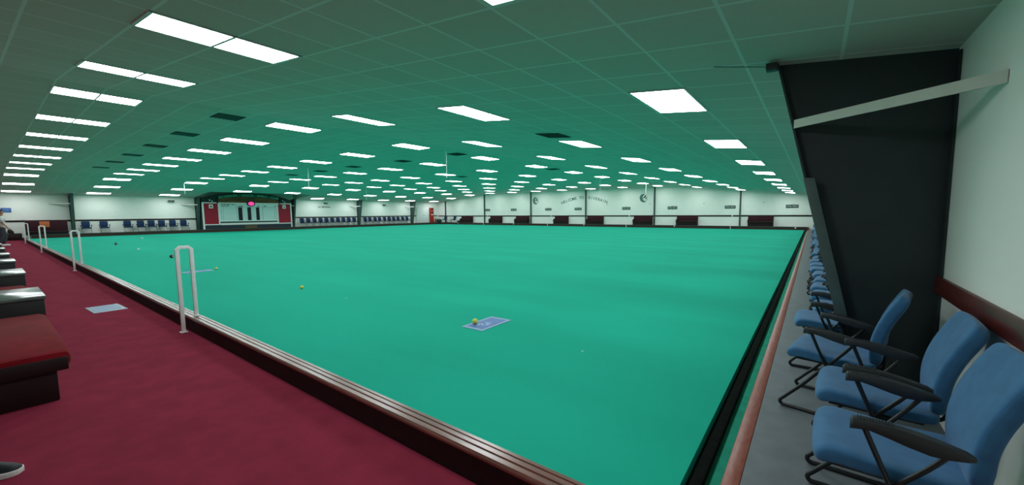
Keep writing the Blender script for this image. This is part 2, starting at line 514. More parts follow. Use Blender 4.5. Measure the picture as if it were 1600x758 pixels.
# ------------------------------------------------------------------ ceiling vents
def make_vent():
    root = empty('ceiling_vent')
    MB().box((0, 0, -0.004), (0.62, 0.56, 0.010), 0.002).build('backing', M['vent'], root, False)
    s_ = MB()
    for i in range(7): s_.box((0, -0.24 + i * 0.08, -0.013), (0.58, 0.035, 0.006), 0, (0.5, 0, 0))
    s_.build('slats', M['slat'], root, False)
    return root
vroot = make_vent(); vtree = build_tree(vroot)
vents = [(-11.65, 3.72, 'closest to the near left lights'), (-15.05, 3.72, 'second along the line of vents near the carpet'),
         (-18.4, 3.72, 'third along the line of vents near the carpet'), (-21.8, 3.72, 'fourth along the line of vents near the carpet'),
         (-25.2, 3.72, 'fifth along the line of vents near the carpet'), (-28.6, 3.72, 'last in the line of vents near the carpet'),
         (-4.85, 7.7, 'out on its own towards the right wall'), (-11.74, 11.4, 'beside the long hanging rod over mid green'),
         (-15.2, 11.4, 'in the second line, next after the one by the rod'), (-18.9, 11.2, 'in the second line, third from the right'),
         (-22.2, 11.2, 'in the second line, fourth from the right'), (-25.6, 11.2, 'in the second line, fifth from the right'),
         (-18.7, 18.55, 'in the far line, left of the pair'), (-11.7, 18.55, 'in the far line, right of the pair')]
for i, (x, y, t) in enumerate(vents):
    o = vroot if i == 0 else copy_tree(vtree)
    o.location = (x, y, cz(x) - 0.003)
    o.rotation_euler = (0, math.atan(0.1045) if x > -10.85 else 0, 0)
    tag(o, 'dark slatted square ceiling vent, ' + t, 'vent', 'dark ceiling vents')

# hanging rods
rods = [(-11.5, 10.6, 2.85, 'longest and nearest, over the middle of the green'), (-35.67, 8.53, 2.96, 'far left, in front of the wall chairs'),
        (-21.66, 10.28, 2.86, 'above and right of the scoreboard'), (-34.7, 21.72, 2.84, 'far off beside the column right of the scoreboard'),
        (-22.94, 30.89, 2.82, 'beside the left round emblem'), (-12.58, 26.29, 2.86, 'before the curved welcome words'),
        (-11.58, 32.98, 2.9, 'just over the right round emblem')]
for x, y, z, t in rods:
    b = MB(); b.cyl((0, 0, cz(x) - z), (0, 0, 0.03), 0.014, 8); b.cyl((0, 0, 0.03), (0, 0, 0), 0.022, 10); b.cyl((0, 0, cz(x) - z), (0, 0, cz(x) - z - 0.02), 0.04, 10)
    o = b.build('hanging_rod', M['white_metal'])
    o.location = (x, y, z)
    tag(o, 'thin white rod hanging from ceiling, ' + t, 'rod', 'white rods hanging from the ceiling')

# ------------------------------------------------------------------ portal columns
def column(y, side, label, near=False):
    """tapered I-section column with a stay back to the wall"""
    root = empty('steel_column', (0, 0, 0))
    ms = M['steel'] if near else M['steel_far']
    if side == 'B':
        X = lambda d: XB - d
        base = 0.0
    else:
        X = lambda d: XA + d
        base = PLAT
    # inner edge depth by height
    H = (cz(X(1.08)))
    d0, d1 = 0.43 if near else 0.36, 1.09 if near else 0.95
    z0 = base
    dep = lambda z: d0 + (d1 - d0) * (z - z0) / (H - z0)
    root.location = (X(d0 / 2), y, z0)
    inv = Matrix.Translation((-X(d0 / 2), -y, -z0))
    def fin(o):
        o.data.transform(inv); return o
    zt_in, zt_w = cz(X(d1)) - 0.006, cz(X(0.0)) - 0.006
    b = MB()
    b.prism([(X(0.004), z0 + 0.001), (X(dep(z0)), z0 + 0.001), (X(dep(zt_in)), zt_in), (X(0.004), zt_w if side == 'B' else min(zt_w, 3.0))], 'y', y - 0.006, y + 0.006)
    fin(b.build('web', ms, root, False))
    for inner in (1, 0):
        b = MB()
        t = 0.016 * (1 if side == 'A' else 1)
        if inner:
            sg = (1 if side == 'A' else -1)
            b.prism([(X(dep(z0)), z0 + 0.001), (X(dep(z0)) + sg * t, z0 + 0.001), (X(dep(zt_in)) + sg * t, zt_in - .002), (X(dep(zt_in)), zt_in)], 'y', y - 0.085, y + 0.085)
        else:
            sg = (1 if side == 'A' else -1)
            b.bx((XA + 0.002 if side == 'A' else XB - 0.002, y - 0.085, z0 + 0.001), ((XA if side == 'A' else XB) + sg * t, y + 0.085, zt_w - 0.03))
        fin(b.build('flange', ms, root, False))
    b = MB(); b.bx((X(d0 + 0.05), y - 0.11, z0 + 0.0005), (X(0.02), y + 0.11, z0 + 0.014)); fin(b.build('base_plate', ms, root, False))
    if near:
        # boxing on the lower inner flange, and bracket at its head
        b = MB()
        za, zb = 0.62, 1.77
        b.prism([(X(dep(za)) + 0.055, za), (X(dep(za)) - 0.022, za), (X(dep(zb)) - 0.022, zb), (X(dep(zb)) + 0.055, zb)], 'y', y - 0.13, y - 0.0865, 0.004)
        fin(b.build('edge_boxing', M['pad'], root))
        b = MB()
        b.box((X(d1) - 0.045, y - 0.12, cz(X(d1)) - 0.045), (0.085, 0.09, 0.055), 0.004)
        b.tube([(X(d1) - 0.08, y - 0.12, cz(X(d1)) - 0.035), (X(d1) - 0.5, y - 0.15, cz(X(d1) - 0.5) - 0.006)], 0.003, 6)
        fin(b.build('bracket', M['blk_plastic'], root))
        # stay
        p0 = Vector((X(dep(2.2)) - 0.0, y - 0.09, 2.225)); p1 = Vector((XB - 0.002, 3.17, 2.19))
    else:
        s = 1 if side == 'A' else -1
        p0 = Vector((X(dep(2.35)) - s * 0.0, y - 0.09, 2.36)); p1 = Vector((XA + 0.002 if side == 'A' else XB - 0.002, y - 1.0, 2.37))
    d = (p1 - p0)
    u = d.normalized(); n_ = u.cross(Vector((0, 0, 1))).normalized(); v_ = n_.cross(u)
    b = MB()
    h_, w_ = (0.034, 0.006) if near else (0.04, 0.006)
    V = []
    for p in (p0, p1):
        for a_, c_ in ((-1, -1), (1, -1), (1, 1), (-1, 1)): V.append(b.bm.verts.new(p + n_ * w_ * a_ + v_ * h_ * c_))
    for q in ((0, 1, 2, 3), (7, 6, 5, 4), (0, 4, 5, 1), (1, 5, 6, 2), (2, 6, 7, 3), (3, 7, 4, 0)): b.bm.faces.new([V[i] for i in q])
    o = fin(b.build('brace', M['cream_metal'], root, False))
    if near: o['label'] = 'cream angle iron stay'
    tag(root, label, 'column', None if near else 'tapered columns along the side walls')
column(4.15, 'B', 'huge dark tapered steel column close by at the right wall', True)
for y, t in ((11.45, 'second'), (18.9, 'third'), (26.1, 'fourth'), (33.5, 'fifth')):
    column(y, 'B', 'dark tapered steel column at right wall, %s back from camera' % t)
for y, t in ((3.95, 'dark tapered wall column at the far left, beside the maroon screen'), (11.05, 'dark tapered wall column against left side of the scoreboard'),
             (18.75, 'dark tapered wall column against right side of the scoreboard'), (25.95, 'dark tapered wall column midway along blue chairs right of scoreboard'),
             (33.5, 'dark tapered wall column beside the white door near the corner')):
    column(y, 'A', t)
# end wall posts
for i, x in enumerate((-41.75, -34.47, -27.13, -19.9, -12.5, -5.13)):
    b = MB()
    z1 = cz(x) - 0.02
    b.bx((-0.06, -0.012, 0), (0.06, 0.0, z1 - PLAT)); b.bx((-0.06, -0.13, 0), (0.06, -0.118, z1 - PLAT)); b.bx((-0.006, -0.118, 0), (0.006, -0.012, z1 - PLAT))
    o = b.build('wall_post', M['steel_far'], None, False)
    o.location = (x, YE - 0.002, PLAT)
    tag(o, 'slim dark green steel post on end wall, %s' % ('in the left corner' if i == 0 else ('between the words TO and RIVERAIN' if i == 3 else '%s from the left corner post' % ORD[i - 1])), 'post', 'slim posts on the end wall')

# ------------------------------------------------------------------ chairs
def make_chair(fab, name='armchair'):
    """front is -x, origin on the floor below the seat middle"""
    root = empty(name)
    # seat cushion: closed section swept across y, waterfall front
    def seat(nu=40, nv=15):
        top = [(-0.292, 0.415), (-0.290, 0.437), (-0.272, 0.462), (-0.240, 0.476), (-0.19, 0.478), (-0.10, 0.468), (0.0, 0.458), (0.10, 0.455), (0.21, 0.462), (0.225, 0.452)]
        bot = [(0.225, 0.415), (0.21, 0.398), (0.05, 0.392), (-0.10, 0.395), (-0.20, 0.402), (-0.235, 0.400), (-0.258, 0.388), (-0.282, 0.392)]
        sec = top + bot
        m = MB()
        W = 0.245
        cols = [-1, -0.985, -0.94, -0.86, -0.7, -0.4, 0, 0.4, 0.7, 0.86, 0.94, 0.985, 1]
        rings = []
        cxm = sum(p[0] for p in sec) / len(sec); czm = 0.432
        for c in cols:
            e = math.sqrt(max(0.0, 1 - max(0, (abs(c) - 0.82) / 0.18) ** 2.2))
            f = 0.55 + 0.45 * e
            ring = []
            for (x, z) in sec:
                xx = cxm + (x - cxm) * (0.90 + 0.10 * e)
                zz = czm + (z - czm) * f + 0.004 * (1 - abs(c)) * (1 if z > czm else 0) * -1
                # front edge bows forward a little in the middle
                xx -= 0.012 * (1 - c * c) * (1 if x < -0.15 else 0)
                ring.append(m.bm.verts.new((xx, c * W, zz)))
            rings.append(ring)
        n = len(sec)
        for a, bb in zip(rings[:-1], rings[1:]):
            for k in range(n): m.bm.faces.new((a[k], a[(k + 1) % n], bb[(k + 1) % n], bb[k]))
        m.bm.faces.new(rings[0]); m.bm.faces.new(rings[-1][::-1])
        return m
    seat().build('seat', fab, root, True, 1)
    # backrest: curved slab
    m = MB()
    spine = [(0.188, 0.415), (0.181, 0.49), (0.179, 0.565), (0.189, 0.645), (0.214, 0.735), (0.252, 0.825), (0.297, 0.91), (0.322, 0.955)]
    def bk():
        rings = []
        for i, (x, z) in enumerate(spine):
            t = i / (len(spine) - 1)
            a = spine[max(0, i - 1)]; c = spine[min(len(spine) - 1, i + 1)]
            dx, dz = c[0] - a[0], c[1] - a[1]
            l = math.hypot(dx, dz); nx, nz = dz / l, -dx / l      # pointing back (+x)
            hw = 0.205 + 0.028 * math.sin(min(1, t * 1.3) * math.pi / 2)
            th = 0.078
            if t > 0.9: hw -= 0.03; th = 0.058
            if i == 0: hw -= 0.02; th = 0.05
            sec = [(-1, 0.15), (-0.93, 0), (-0.6, 0.0), (0, 0.10), (0.6, 0.0), (0.93, 0), (1, 0.15), (1.0, 0.75), (0.93, 1), (0.6, 1.0), (0, 1.0), (-0.6, 1.0), (-0.93, 1), (-1.0, 0.75)]
            rings.append([m.bm.verts.new((x + nx * th * d, s * hw, z + nz * th * d)) for s, d in sec])
        n = 14
        for a, bb in zip(rings[:-1], rings[1:]):
            for k in range(n): m.bm.faces.new((a[k], a[(k + 1) % n], bb[(k + 1) % n], bb[k]))
        m.bm.faces.new(rings[0]); m.bm.faces.new(rings[-1][::-1])
    bk()
    m.build('backrest', fab, root, True, 2)
    # seat shell under the cushion
    MB().box((-0.03, 0, 0.388), (0.40, 0.42, 0.014), 0.006).build('seat_shell', M['blk_plastic'], root)
    # link between seat and back
    b = MB()
    b.tube([(0.05, -0.09, 0.38), (0.17, -0.09, 0.375), (0.255, -0.09, 0.40), (0.262, -0.09, 0.50), (0.262, -0.06, 0.535), (0.262, 0.06, 0.535),
            (0.262, 0.09, 0.50), (0.255, 0.09, 0.40), (0.17, 0.09, 0.375), (0.05, 0.09, 0.38)], 0.011, 8, 4)
    b.build('back_support', M['blk_metal'], root)
    # arms
    for s in (-1, 1):
        y = s * 0.285
        m = MB()
        prof = [(-0.176, 0.646, 0.040), (-0.168, 0.657, 0.046), (-0.12, 0.660, 0.040), (-0.06, 0.659, 0.052), (0.0, 0.653, 0.062), (0.06, 0.643, 0.064), (0.11, 0.632, 0.052), (0.16, 0.620, 0.032), (0.180, 0.608, 0.016)]
        rings = []
        for i, (x, zt, th) in enumerate(prof):
            hw = [0.014, 0.022, 0.026, 0.027, 0.027, 0.026, 0.024, 0.020, 0.010][i]
            zb = zt - th
            sec = [(-1, zb + th * .3), (-0.75, zb), (0.75, zb), (1, zb + th * .3), (1, zt - th * .25), (0.8, zt - 0.003), (0, zt), (-0.8, zt - 0.003), (-1, zt - th * .25)]
            rings.append([m.bm.verts.new((x, y + a * hw, z)) for a, z in sec])
        for a, bb in zip(rings[:-1], rings[1:]):
            for k in range(9): m.bm.faces.new((a[k], a[(k + 1) % 9], bb[(k + 1) % 9], bb[k]))
        m.bm.faces.new(rings[0]); m.bm.faces.new(rings[-1][::-1])
        arm = m.build('armrest', M['blk_plastic'], root, True)
        # grip studs on the front part of the arm
        g = MB()
        for i in range(12):
            for q in (-0.014, -0.005, 0.005, 0.014):
                g.box((-0.152 + i * 0.0095, y + q, 0.6592), (0.0042, 0.0045, 0.003), 0)
        g.build('grip_ridges', M['blk_plastic'], arm, False)
        # side frame: arm struts in a V down to the junction, leg forward to floor, runner back
        b = MB()
        J = (-0.035, s * 0.262, 0.385)
        b.tube([(-0.135, y, 0.632), (-0.09, y * 0.98, 0.52), J], 0.0105, 8, 4)
        b.tube([(0.128, y, 0.612), (0.06, y * 0.98, 0.51), J], 0.0105, 8, 4)
        b.build('arm_strut', M['blk_metal'], root)
        b = MB()
        yl = s * 0.245
        b.tube([(0.05, yl * 0.97, 0.378), (-0.04, yl, 0.372), (-0.17, yl, 0.21), (-0.285, yl, 0.075), (-0.312, yl, 0.040), (-0.300, yl, 0.014), (-0.25, yl, 0.012), (0.0, yl, 0.012), (0.22, yl, 0.012)], 0.0125, 10, 5)
        b.build('leg', M['blk_metal'], root)
    b = MB()
    b.tube([(0.22, -0.245, 0.012), (0.22, 0.245, 0.012)], 0.0115, 8)
    b.tube([(0.03, -0.262, 0.376), (0.03, 0.262, 0.376)], 0.011, 8)
    b.tube([(-0.035, -0.262, 0.376), (-0.035, 0.262, 0.376)], 0.011, 8)
    b.build('cross_bar', M['blk_metal'], root)
    return root

chair0 = make_chair(M['chair_blue'])
ctree = build_tree(chair0)
near = [(0.345, 2.32, -1.5, 'blue upholstered armchair nearest the camera, at the bottom right corner'),
        (0.362, 3.00, -3.5, 'blue upholstered armchair second from the camera, its back against the red rail'),
        (0.205, 3.712, -10.5, 'blue upholstered armchair pulled forward and slightly turned, beside the dark column'),
        (0.19, 4.74, 0.0, 'blue upholstered armchair just past the big dark column'),
        (0.335, 5.42, 1.5, 'blue upholstered armchair second past the big dark column'),
        (0.31, 6.10, -2.0, 'blue upholstered armchair third past the big dark column')]
for i, (x, y, rz, lb) in enumerate(near):
    o = chair0 if i == 0 else copy_tree(ctree)
    o.location = (x, y, 0.0)
    o.rotation_euler = (0, 0, R(rz))
    tag(o, lb, 'chair', 'blue armchairs along the right wall')
y = 6.78
n = 0
while y < 36.6:
    if not any(abs(y - c) < 0.42 for c in (11.45, 18.9, 26.1, 33.5)):
        o = copy_tree(ctree)
        o.location = (0.33 + random.uniform(-0.05, 0.05), y, 0.0)
        o.rotation_euler = (0, 0, R(random.uniform(-4, 4)))
        bay = 'before the second column' if y < 11.45 else 'between second and third columns' if y < 18.9 else 'between third and fourth columns' if y < 26.1 else 'between fourth and fifth columns' if y < 33.5 else 'past the fifth column'
        tag(o, 'distant blue armchair in the right wall row, %s' % bay, 'chair', 'blue armchairs at right wall, ' + bay)
        y += 0.68
    else:
        y += 0.2

# wall A chairs (further navy)
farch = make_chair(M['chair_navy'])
ftree = build_tree(farch)
rowsA = [([4.52, 5.43, 6.67, 7.41, 8.03, 8.65, 9.32, 10.02], 'left of the scoreboard'),
         ([19.5 + 0.635 * q for q in range(10)], 'right of the scoreboard'),
         ([26.6, 27.2, 27.9, 28.5, 29.2, 29.85, 30.5, 31.15, 31.85, 32.5], 'in row near the white door')]
fi = True
for ys, t in rowsA:
    for i, y in enumerate(ys):
        if fi: o = farch; fi = False
        else: o = copy_tree(ftree)
        o.location = (-42.83, y * 1.003, PLAT)
        o.rotation_euler = (0, 0, R(180 + random.uniform(-1, 1)))
        o.scale = (0.92, 0.92, 0.92)
        tag(o, 'small navy armchair %s, %s from left' % (t, ORD[i]), 'chair', 'navy armchairs on the far walkway, ' + t)

# ------------------------------------------------------------------ hurdle handrails at the near kerb
def make_handrail():
    root = empty('handrail')
    H = 1.185      # above carpet
    y0, y1 = -0.032, 0.118
    b = MB()
    hw, th = 0.022, 0.035
    ch = 0.045
    outer = [(y0 - hw, H - ch), (y0 - hw + ch, H), (y1 + hw - ch, H), (y1 + hw, H - ch)]
    inner = [(y1 - hw, H - ch - 0.012), (y1 - hw - 0.015, H - 0.042), (y0 + hw + 0.015, H - 0.042), (y0 + hw, H - ch - 0.012)]
    b.prism([(y0 - hw, 0.01)] + outer + [(y1 + hw, 0.2)] + [(y1 - hw, 0.2)] + inner + [(y0 + hw, 0.01)], 'x', -th / 2, th / 2, 0.003)
    b.build('hoop', M['white_metal'], root)
    b = MB(); b.box((0, y0, 0.006), (0.10, 0.075, 0.010), 0.003)
    for s in (-0.035, 0.035): b.cyl((s, y0, 0.011), (s, y0, 0.018), 0.008, 8)
    b.build('foot_plate', M['white_metal'], root)
    b = MB(); b.box((0, y1, 0.206), (0.09, 0.06, 0.010), 0.003)
    for s in (-0.03, 0.03): b.cyl((s, y1, 0.21), (s, y1, 0.218), 0.007, 8)
    b.build('foot_plate', M['white_metal'], root)
    return root
hr = make_handrail(); htree = build_tree(hr)
for i, (x, t) in enumerate(((-6.93, 'tallest and nearest, at the near kerb'), (-17.35, 'second from the camera'), (-27.5, 'third from the camera'), (-37.6, 'farthest, by the maroon screen'))):
    o = hr if i == 0 else copy_tree(htree)
    o.location = (x, 1.555, ZC)
    tag(o, 'white narrow hoop handrail astride the wooden kerb, ' + t, 'handrail', 'white hoop handrails along the kerb')

# ------------------------------------------------------------------ mats, jacks, bowls
def bowls_mat(x, y, lb, rz=0.0):
    root = empty('bowls_mat', (x, y, 0.0), rz, lb, 'mat')
    b = MB(); b.box((0, 0, 0.003), (0.36, 0.61, 0.005), 0.001); b.build('border', M['mat_edge'], root, False)
    b = MB(); b.box((0, 0, 0.0062), (0.27, 0.50, 0.002), 0); b.build('centre_panel', M['mat_blue'], root, False)
    # worn printed emblem on the mat
    b = MB()
    for i in range(7):
        a = i * 0.9
        b.box((0.05 * math.cos(a) + 0.01, -0.06 + 0.075 * math.sin(a * 1.3), 0.0076), (0.032, 0.05, 0.0008), 0, (0, 0, a))
    b.tube([(0.08 * math.cos(t * math.pi / 8), -0.05 + 0.11 * math.sin(t * math.pi / 8), 0.0076) for t in range(16)], 0.003, 4, 0, True)
    b.build('emblem', M['mat_mark'], root, False)
    return root
bowls_mat(-3.545, 3.93, 'blue bowls mat with pale border and a yellow jack on it', R(1))
bowls_mat(-13.25, 3.30, 'pale blue bowls mat farther left, beside a yellow jack', R(6))
root = empty('plastic_sheet', (-9.86, 1.175, ZC), R(2), 'blue plastic mat lying on the maroon carpet', 'mat')
b = MB(); b.box((0, 0, 0.003), (0.70, 0.40, 0.004), 0.001); b.build('border', M['sheet_edge'], root, False)
b = MB(); b.box((-0.03, 0, 0.0056), (0.56, 0.32, 0.002), 0); b.build('centre_panel', M['carpet_sheet'], root, False)
balls = [(-3.643, 3.80, 0.038, 'jack', 'jack', 'yellow jack resting on the near blue mat', 0.0), (-8.32, 3.70, 0.0335, 'jack', 'jack', 'yellow jack alone on the open green', -0.0),
         (-13.23, 3.70, 0.0335, 'jack', 'jack', 'yellow jack beside the pale far mat', 0), (-23.6, 3.93, 0.040, 'jack', 'jack_white', 'white jack far left on the green, nearer of the two white ones', 0),
         (-34.4, 5.94, 0.050, 'jack', 'jack_white', 'white jack farthest away near the wall chairs', 0)]
for x, y, r, nm, m_, lb, _ in balls:
    b = MB(); b.sphere((0, 0, r), r, 28)
    o = b.build(nm, M[m_])
    z = 0.007 if nm == 'jack' and abs(x + 3.643) < 0.01 else 0.0
    o.location = (x, y, z)
    tag(o, lb, 'jack')
for x, y, lb in ((-18.2, 3.85, 'dark bowl on the green, seen just left of nearest handrail'), (-28.8, 4.0, 'dark bowl on the far left of the green')):
    root = empty('lawn_bowl', (x, y, 0.0), 0.4, lb, 'bowl')
    b = MB(); b.sphere((0, 0, 0.062), 0.062, 28, (0.92, 1, 1)); b.build('ball', M['bowl_dark'], root)
    for s in (-1, 1):
        b = MB(); b.cyl((s * 0.0545, 0, 0.062), (s * 0.058, 0, 0.062), 0.02, 16); b.build('disc', M['frame'], root)
for x, y, lb in ((-1.967, 3.705, 'tiny white marker dot on the green, right of the near mat'), (-6.716, 3.725, 'tiny white marker dot on the green, left of the near mat')):
    b = MB(); b.cyl((0, 0, 0), (0, 0, 0.003), 0.011, 12)
    o = b.build('marker_dot', M['jack_white']); o.location = (x, y, 0.0)
    tag(o, lb, 'marker')

# ------------------------------------------------------------------ carpet side seats and tables
def seat_block(x1, x0, lb):
    """upholstered bench from x1 (nearest) back to x0"""
    root = empty('upholstered_bench', ((x0 + x1) / 2, 0.1, ZC), 0, lb, 'bench', 'red upholstered benches by the carpet')
    L = (x1 - x0) / 2
    b = MB(); b.bx((-L + 0.02, -0.38, 0.0), (L - 0.24 + 0.0, 0.20, 0.29), 0.01); b.build('base', M['dark_maroon'], root)
    b = MB(); b.bx((-L, -0.42, 0.285), (L - 0.2, 0.295, 0.44), 0.06); b.build('seat_cushion', M['red_velvet'], root, True)
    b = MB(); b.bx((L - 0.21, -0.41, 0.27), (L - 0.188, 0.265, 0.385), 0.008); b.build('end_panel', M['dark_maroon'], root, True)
    b = MB(); b.box((0 - 0.1, -0.47, 0.52), (2 * L - 0.24, 0.12, 0.62), 0.04, (0.12, 0, 0)); b.build('backrest', M['red_velvet'], root, True)
    return root
def side_table(x1, x0, lb, gr=True):
    root = empty('drinks_table', ((x0 + x1) / 2, 0.06, ZC), 0, lb, 'table', 'black box tables between the benches')
    L = (x1 - x0) / 2
    b = MB(); b.bx((-L + 0.02, -0.5, 0.0), (L - 0.02, 0.335, 0.60), 0.006); b.build('body', M['blk_box'], root)
    b = MB(); b.bx((-L, -0.52, 0.60), (L, 0.35, 0.64), 0.006); b.build('tabletop', M['table_top'], root)
    return root
xx = -5.03
side = [(-5.03, -7.5), (-8.55, -10.85), (-11.9, -13.95), (-14.9, -16.6), (-17.5, -19.6), (-20.5, -22.6), (-23.6, -25.8)]
tabs = [(-7.52, -8.53), (-10.87, -11.88), (-13.97, -14.88), (-16.62, -17.48), (-19.62, -20.48), (-22.62, -23.58), (-25.82, -26.7)]
for i, (a, c) in enumerate(side): seat_block(a, c, 'red velvet bench beside carpet, %s' % ('big one nearest the camera' if i == 0 else '%s from the camera' % ORD[i]))
for i, (a, c) in enumerate(tabs): side_table(a, c, 'black box table with grey glossy top between benches, %s from camera' % ORD[i])

# shoe at the lower left edge
def make_shoe(loc, rz, black=True, lb=''):
    root = empty('shoe', loc, rz, lb, 'shoe')
    # length along +x (toe at +x)
    st = [(-0.145, 0.028, 0.060), (-0.135, 0.036, 0.085), (-0.10, 0.040, 0.100), (-0.05, 0.040, 0.102), (0.0, 0.040, 0.092), (0.04, 0.045, 0.078), (0.08, 0.050, 0.062), (0.12, 0.046, 0.052), (0.145, 0.034, 0.042), (0.158, 0.016, 0.030)]
    m = MB(); rings = []
    for x, hw, h in st:
        rings.append([m.bm.verts.new((x, hw * math.cos(a) * (1 if math.sin(a) < 0.3 else 0.88), 0.022 + max(0, math.sin(a)) * (h - 0.022))) for a in [math.pi * k / 10 for k in range(11)]])
    for a, bb in zip(rings[:-1], rings[1:]):
        for k in range(10): m.bm.faces.new((a[k], a[k + 1], bb[k + 1], bb[k]))
        m.bm.faces.new((a[10], a[0], bb[0], bb[10]))
    m.bm.faces.new(rings[0]); m.bm.faces.new(rings[-1][::-1])
    m.build('upper', M['shoe_black'], root, True, 1)
    m = MB()
    pts = [(x, hw + 0.004) for x, hw, h in st] + [(x, -hw - 0.004) for x, hw, h in reversed(st)]
    m.prism(pts, 'z', 0.0, 0.024, 0.003)
    m.build('sole', M['shoe_white'], root)
    m = MB()
    for i in range(5):
        x = -0.01 + i * 0.017
        m.tube([(x, -0.022, 0.086 - i * 0.005), (x + 0.006, 0.0, 0.100 - i * 0.007), (x, 0.022, 0.086 - i * 0.005)], 0.0028, 6, 3)
    m.build('laces', M['shoe_black'], root)
    m = MB(); m.tube([(-0.13 + 0.075 * (1 - math.cos(t)), 0.030 * math.sin(t), 0.100 + 0.006 * math.cos(t * 2)) for t in [2 * math.pi * k / 16 for k in range(16)]], 0.008, 8, 0, True)
    m.build('collar', M['shoe_black'], root)
    return root
sh = make_shoe((-4.05, -0.105, ZC), R(58), True, 'black lace-up shoe with white sole poking in at lower left edge')
sh.scale = (1.08, 1.08, 1.35)

# ------------------------------------------------------------------ scoreboard on the left wall
SX = -42.60
sb = empty('scoreboard', (SX, 14.75, 0.10), 0, 'big scoreboard with red side doors and dark arch reading RIVERAIN INDOOR BOWLS CLUB', 'scoreboard')
SO = Vector((-SX, -14.75, -0.10))
def sp(mb, name, m, parent=None, smooth=False):
    o = mb.build(name, m, None, smooth)
    o.data.transform(Matrix.Translation(SO))
    o.parent = parent if parent else sb
    return o
def yz(m, y0, y1, z0, z1, x0, x1, bev=0.0): m.bx((SX + x0, min(y0, y1), min(z0, z1)), (SX + x1, max(y0, y1), max(z0, z1)), bev); return m
# backing box following the arch
arch_top = [(11.24, 2.96), (11.41, 3.02), (11.96, 3.17), (12.42, 3.27), (13.37, 3.43), (14.0, 3.47), (14.5, 3.49), (15.1, 3.48), (15.64, 3.45), (16.4, 3.38), (17.0, 3.29), (17.84, 3.08), (18.3, 2.92)]
b = MB(); b.prism([(11.15, 0.13)] + arch_top + [(18.38, 0.13)], 'x', SX - 0.40, SX - 0.02); sp(b, 'backing', M['sb_archdark'])
b = MB(); b.prism([(12.40, 2.55)] + [(12.42, 2.90), (13.4, 3.07), (14.5, 3.13), (15.9, 3.09), (17.25, 2.90)] + [(17.28, 2.55)], 'x', SX - 0.03, SX + 0.0); sp(b, 'backboard', M['mural'])
for y in (12.35, 17.33):
    b = MB(); yz(b, y - 0.06, y + 0.06, 2.5, 3.1, -0.03, 0.05); sp(b, 'upright', M['dark_maroon'])
bt = [(12.42, 3.13), (13.4, 3.34), (14.5, 3.40), (15.9, 3.33), (17.33, 3.09)]
bb_ = [(12.42, 2.88), (13.4, 3.05), (14.5, 3.11), (15.9, 3.06), (17.33, 2.87)]
b = MB(); b.prism(bt + bb_[::-1], 'x', SX - 0.02, SX + 0.05); arch = sp(b, 'arch_board', M['sb_arch'])
msg = 'RIVERAIN  INDOOR  BOWLS  CLUB'
items = []
def arcz(y):
    u = (y - 14.85) / 2.45
    return 3.255 - 0.26 * u * u
for i, ch in enumerate(msg):
    if ch == ' ': continue
    y = 12.58 + (17.15 - 12.58) * i / (len(msg) - 1)
    sl = math.atan(-2 * 0.26 * (y - 14.85) / 2.45 ** 2)
    items.append((ch, 0.27, Matrix.Translation(SO) @ frame_A(SX + 0.055, y, arcz(y), sl)))
t = text_obj('lettering', items, M['arch_text'], None, 0.004); t.parent = arch
# doors
for y0, y1 in ((11.36, 12.36), (17.17, 18.28)):
    b = MB(); yz(b, y0, y1, 0.68, 2.49, -0.03, 0.03, 0.008); d = sp(b, 'side_door', M['sb_red'])
    yc = 11.87 if y0 < 13 else 17.72
    b = MB(); yz(b, yc - 0.15, yc + 0.15, 2.06, 2.40, 0.03, 0.045, 0.03); e = sp(b, 'badge', M['sb_frame'], d)
    b = MB(); b.prism([(yc - 0.07, 2.15), (yc + 0.08, 2.15), (yc + 0.06, 2.22), (yc, 2.31), (yc - 0.03, 2.27)], 'x', SX + 0.045, SX + 0.05); sp(b, 'badge_print', M['letter_blk'], d)
b = MB()
yz(b, 11.24, 11.36, 0.16, 2.56, -0.03, 0.05); yz(b, 18.28, 18.39, 0.14, 2.56, -0.03, 0.05)
yz(b, 11.24, 18.39, 2.49, 2.58, -0.03, 0.049); yz(b, 12.36, 12.46, 0.60, 2.56, -0.03, 0.048); yz(b, 17.08, 17.17, 0.58, 2.56, -0.03, 0.048)
yz(b, 11.24, 12.46, 0.60, 0.68, -0.03, 0.047); yz(b, 17.08, 18.39, 0.58, 0.67, -0.03, 0.047)
sp(b, 'frame', M['sb_frame'])
b = MB(); yz(b, 12.46, 17.08, 0.88, 2.50, -0.03, 0.02); board = sp(b, 'score_panel', M['sb_white'])
for ya, yb in ((13.86, 14.17), (14.58, 14.87), (15.28, 15.55)):
    b = MB(); yz(b, ya, yb, 0.98, 2.17, 0.02, 0.045); sp(b, 'number_strip', M['sb_black'], board)
b = MB()
for y in (12.72, 13.75, 15.83, 16.86): yz(b, y - 0.012, y + 0.012, 0.98, 2.45 if y in (13.75, 15.83) else 2.22, 0.02, 0.026)
for i in range(9):
    z = 2.14 - i * 0.13
    for ya, yb in ((12.75, 13.72), (14.22, 14.54), (14.92, 15.24), (15.6, 16.82)): yz(b, ya, yb, z - 0.007, z + 0.007, 0.02, 0.026)
yz(b, 12.5, 17.0, 2.205, 2.218, 0.02, 0.026)
sp(b, 'ruled_lines', M['sb_line'], board)
TT = Matrix.Translation(SO)
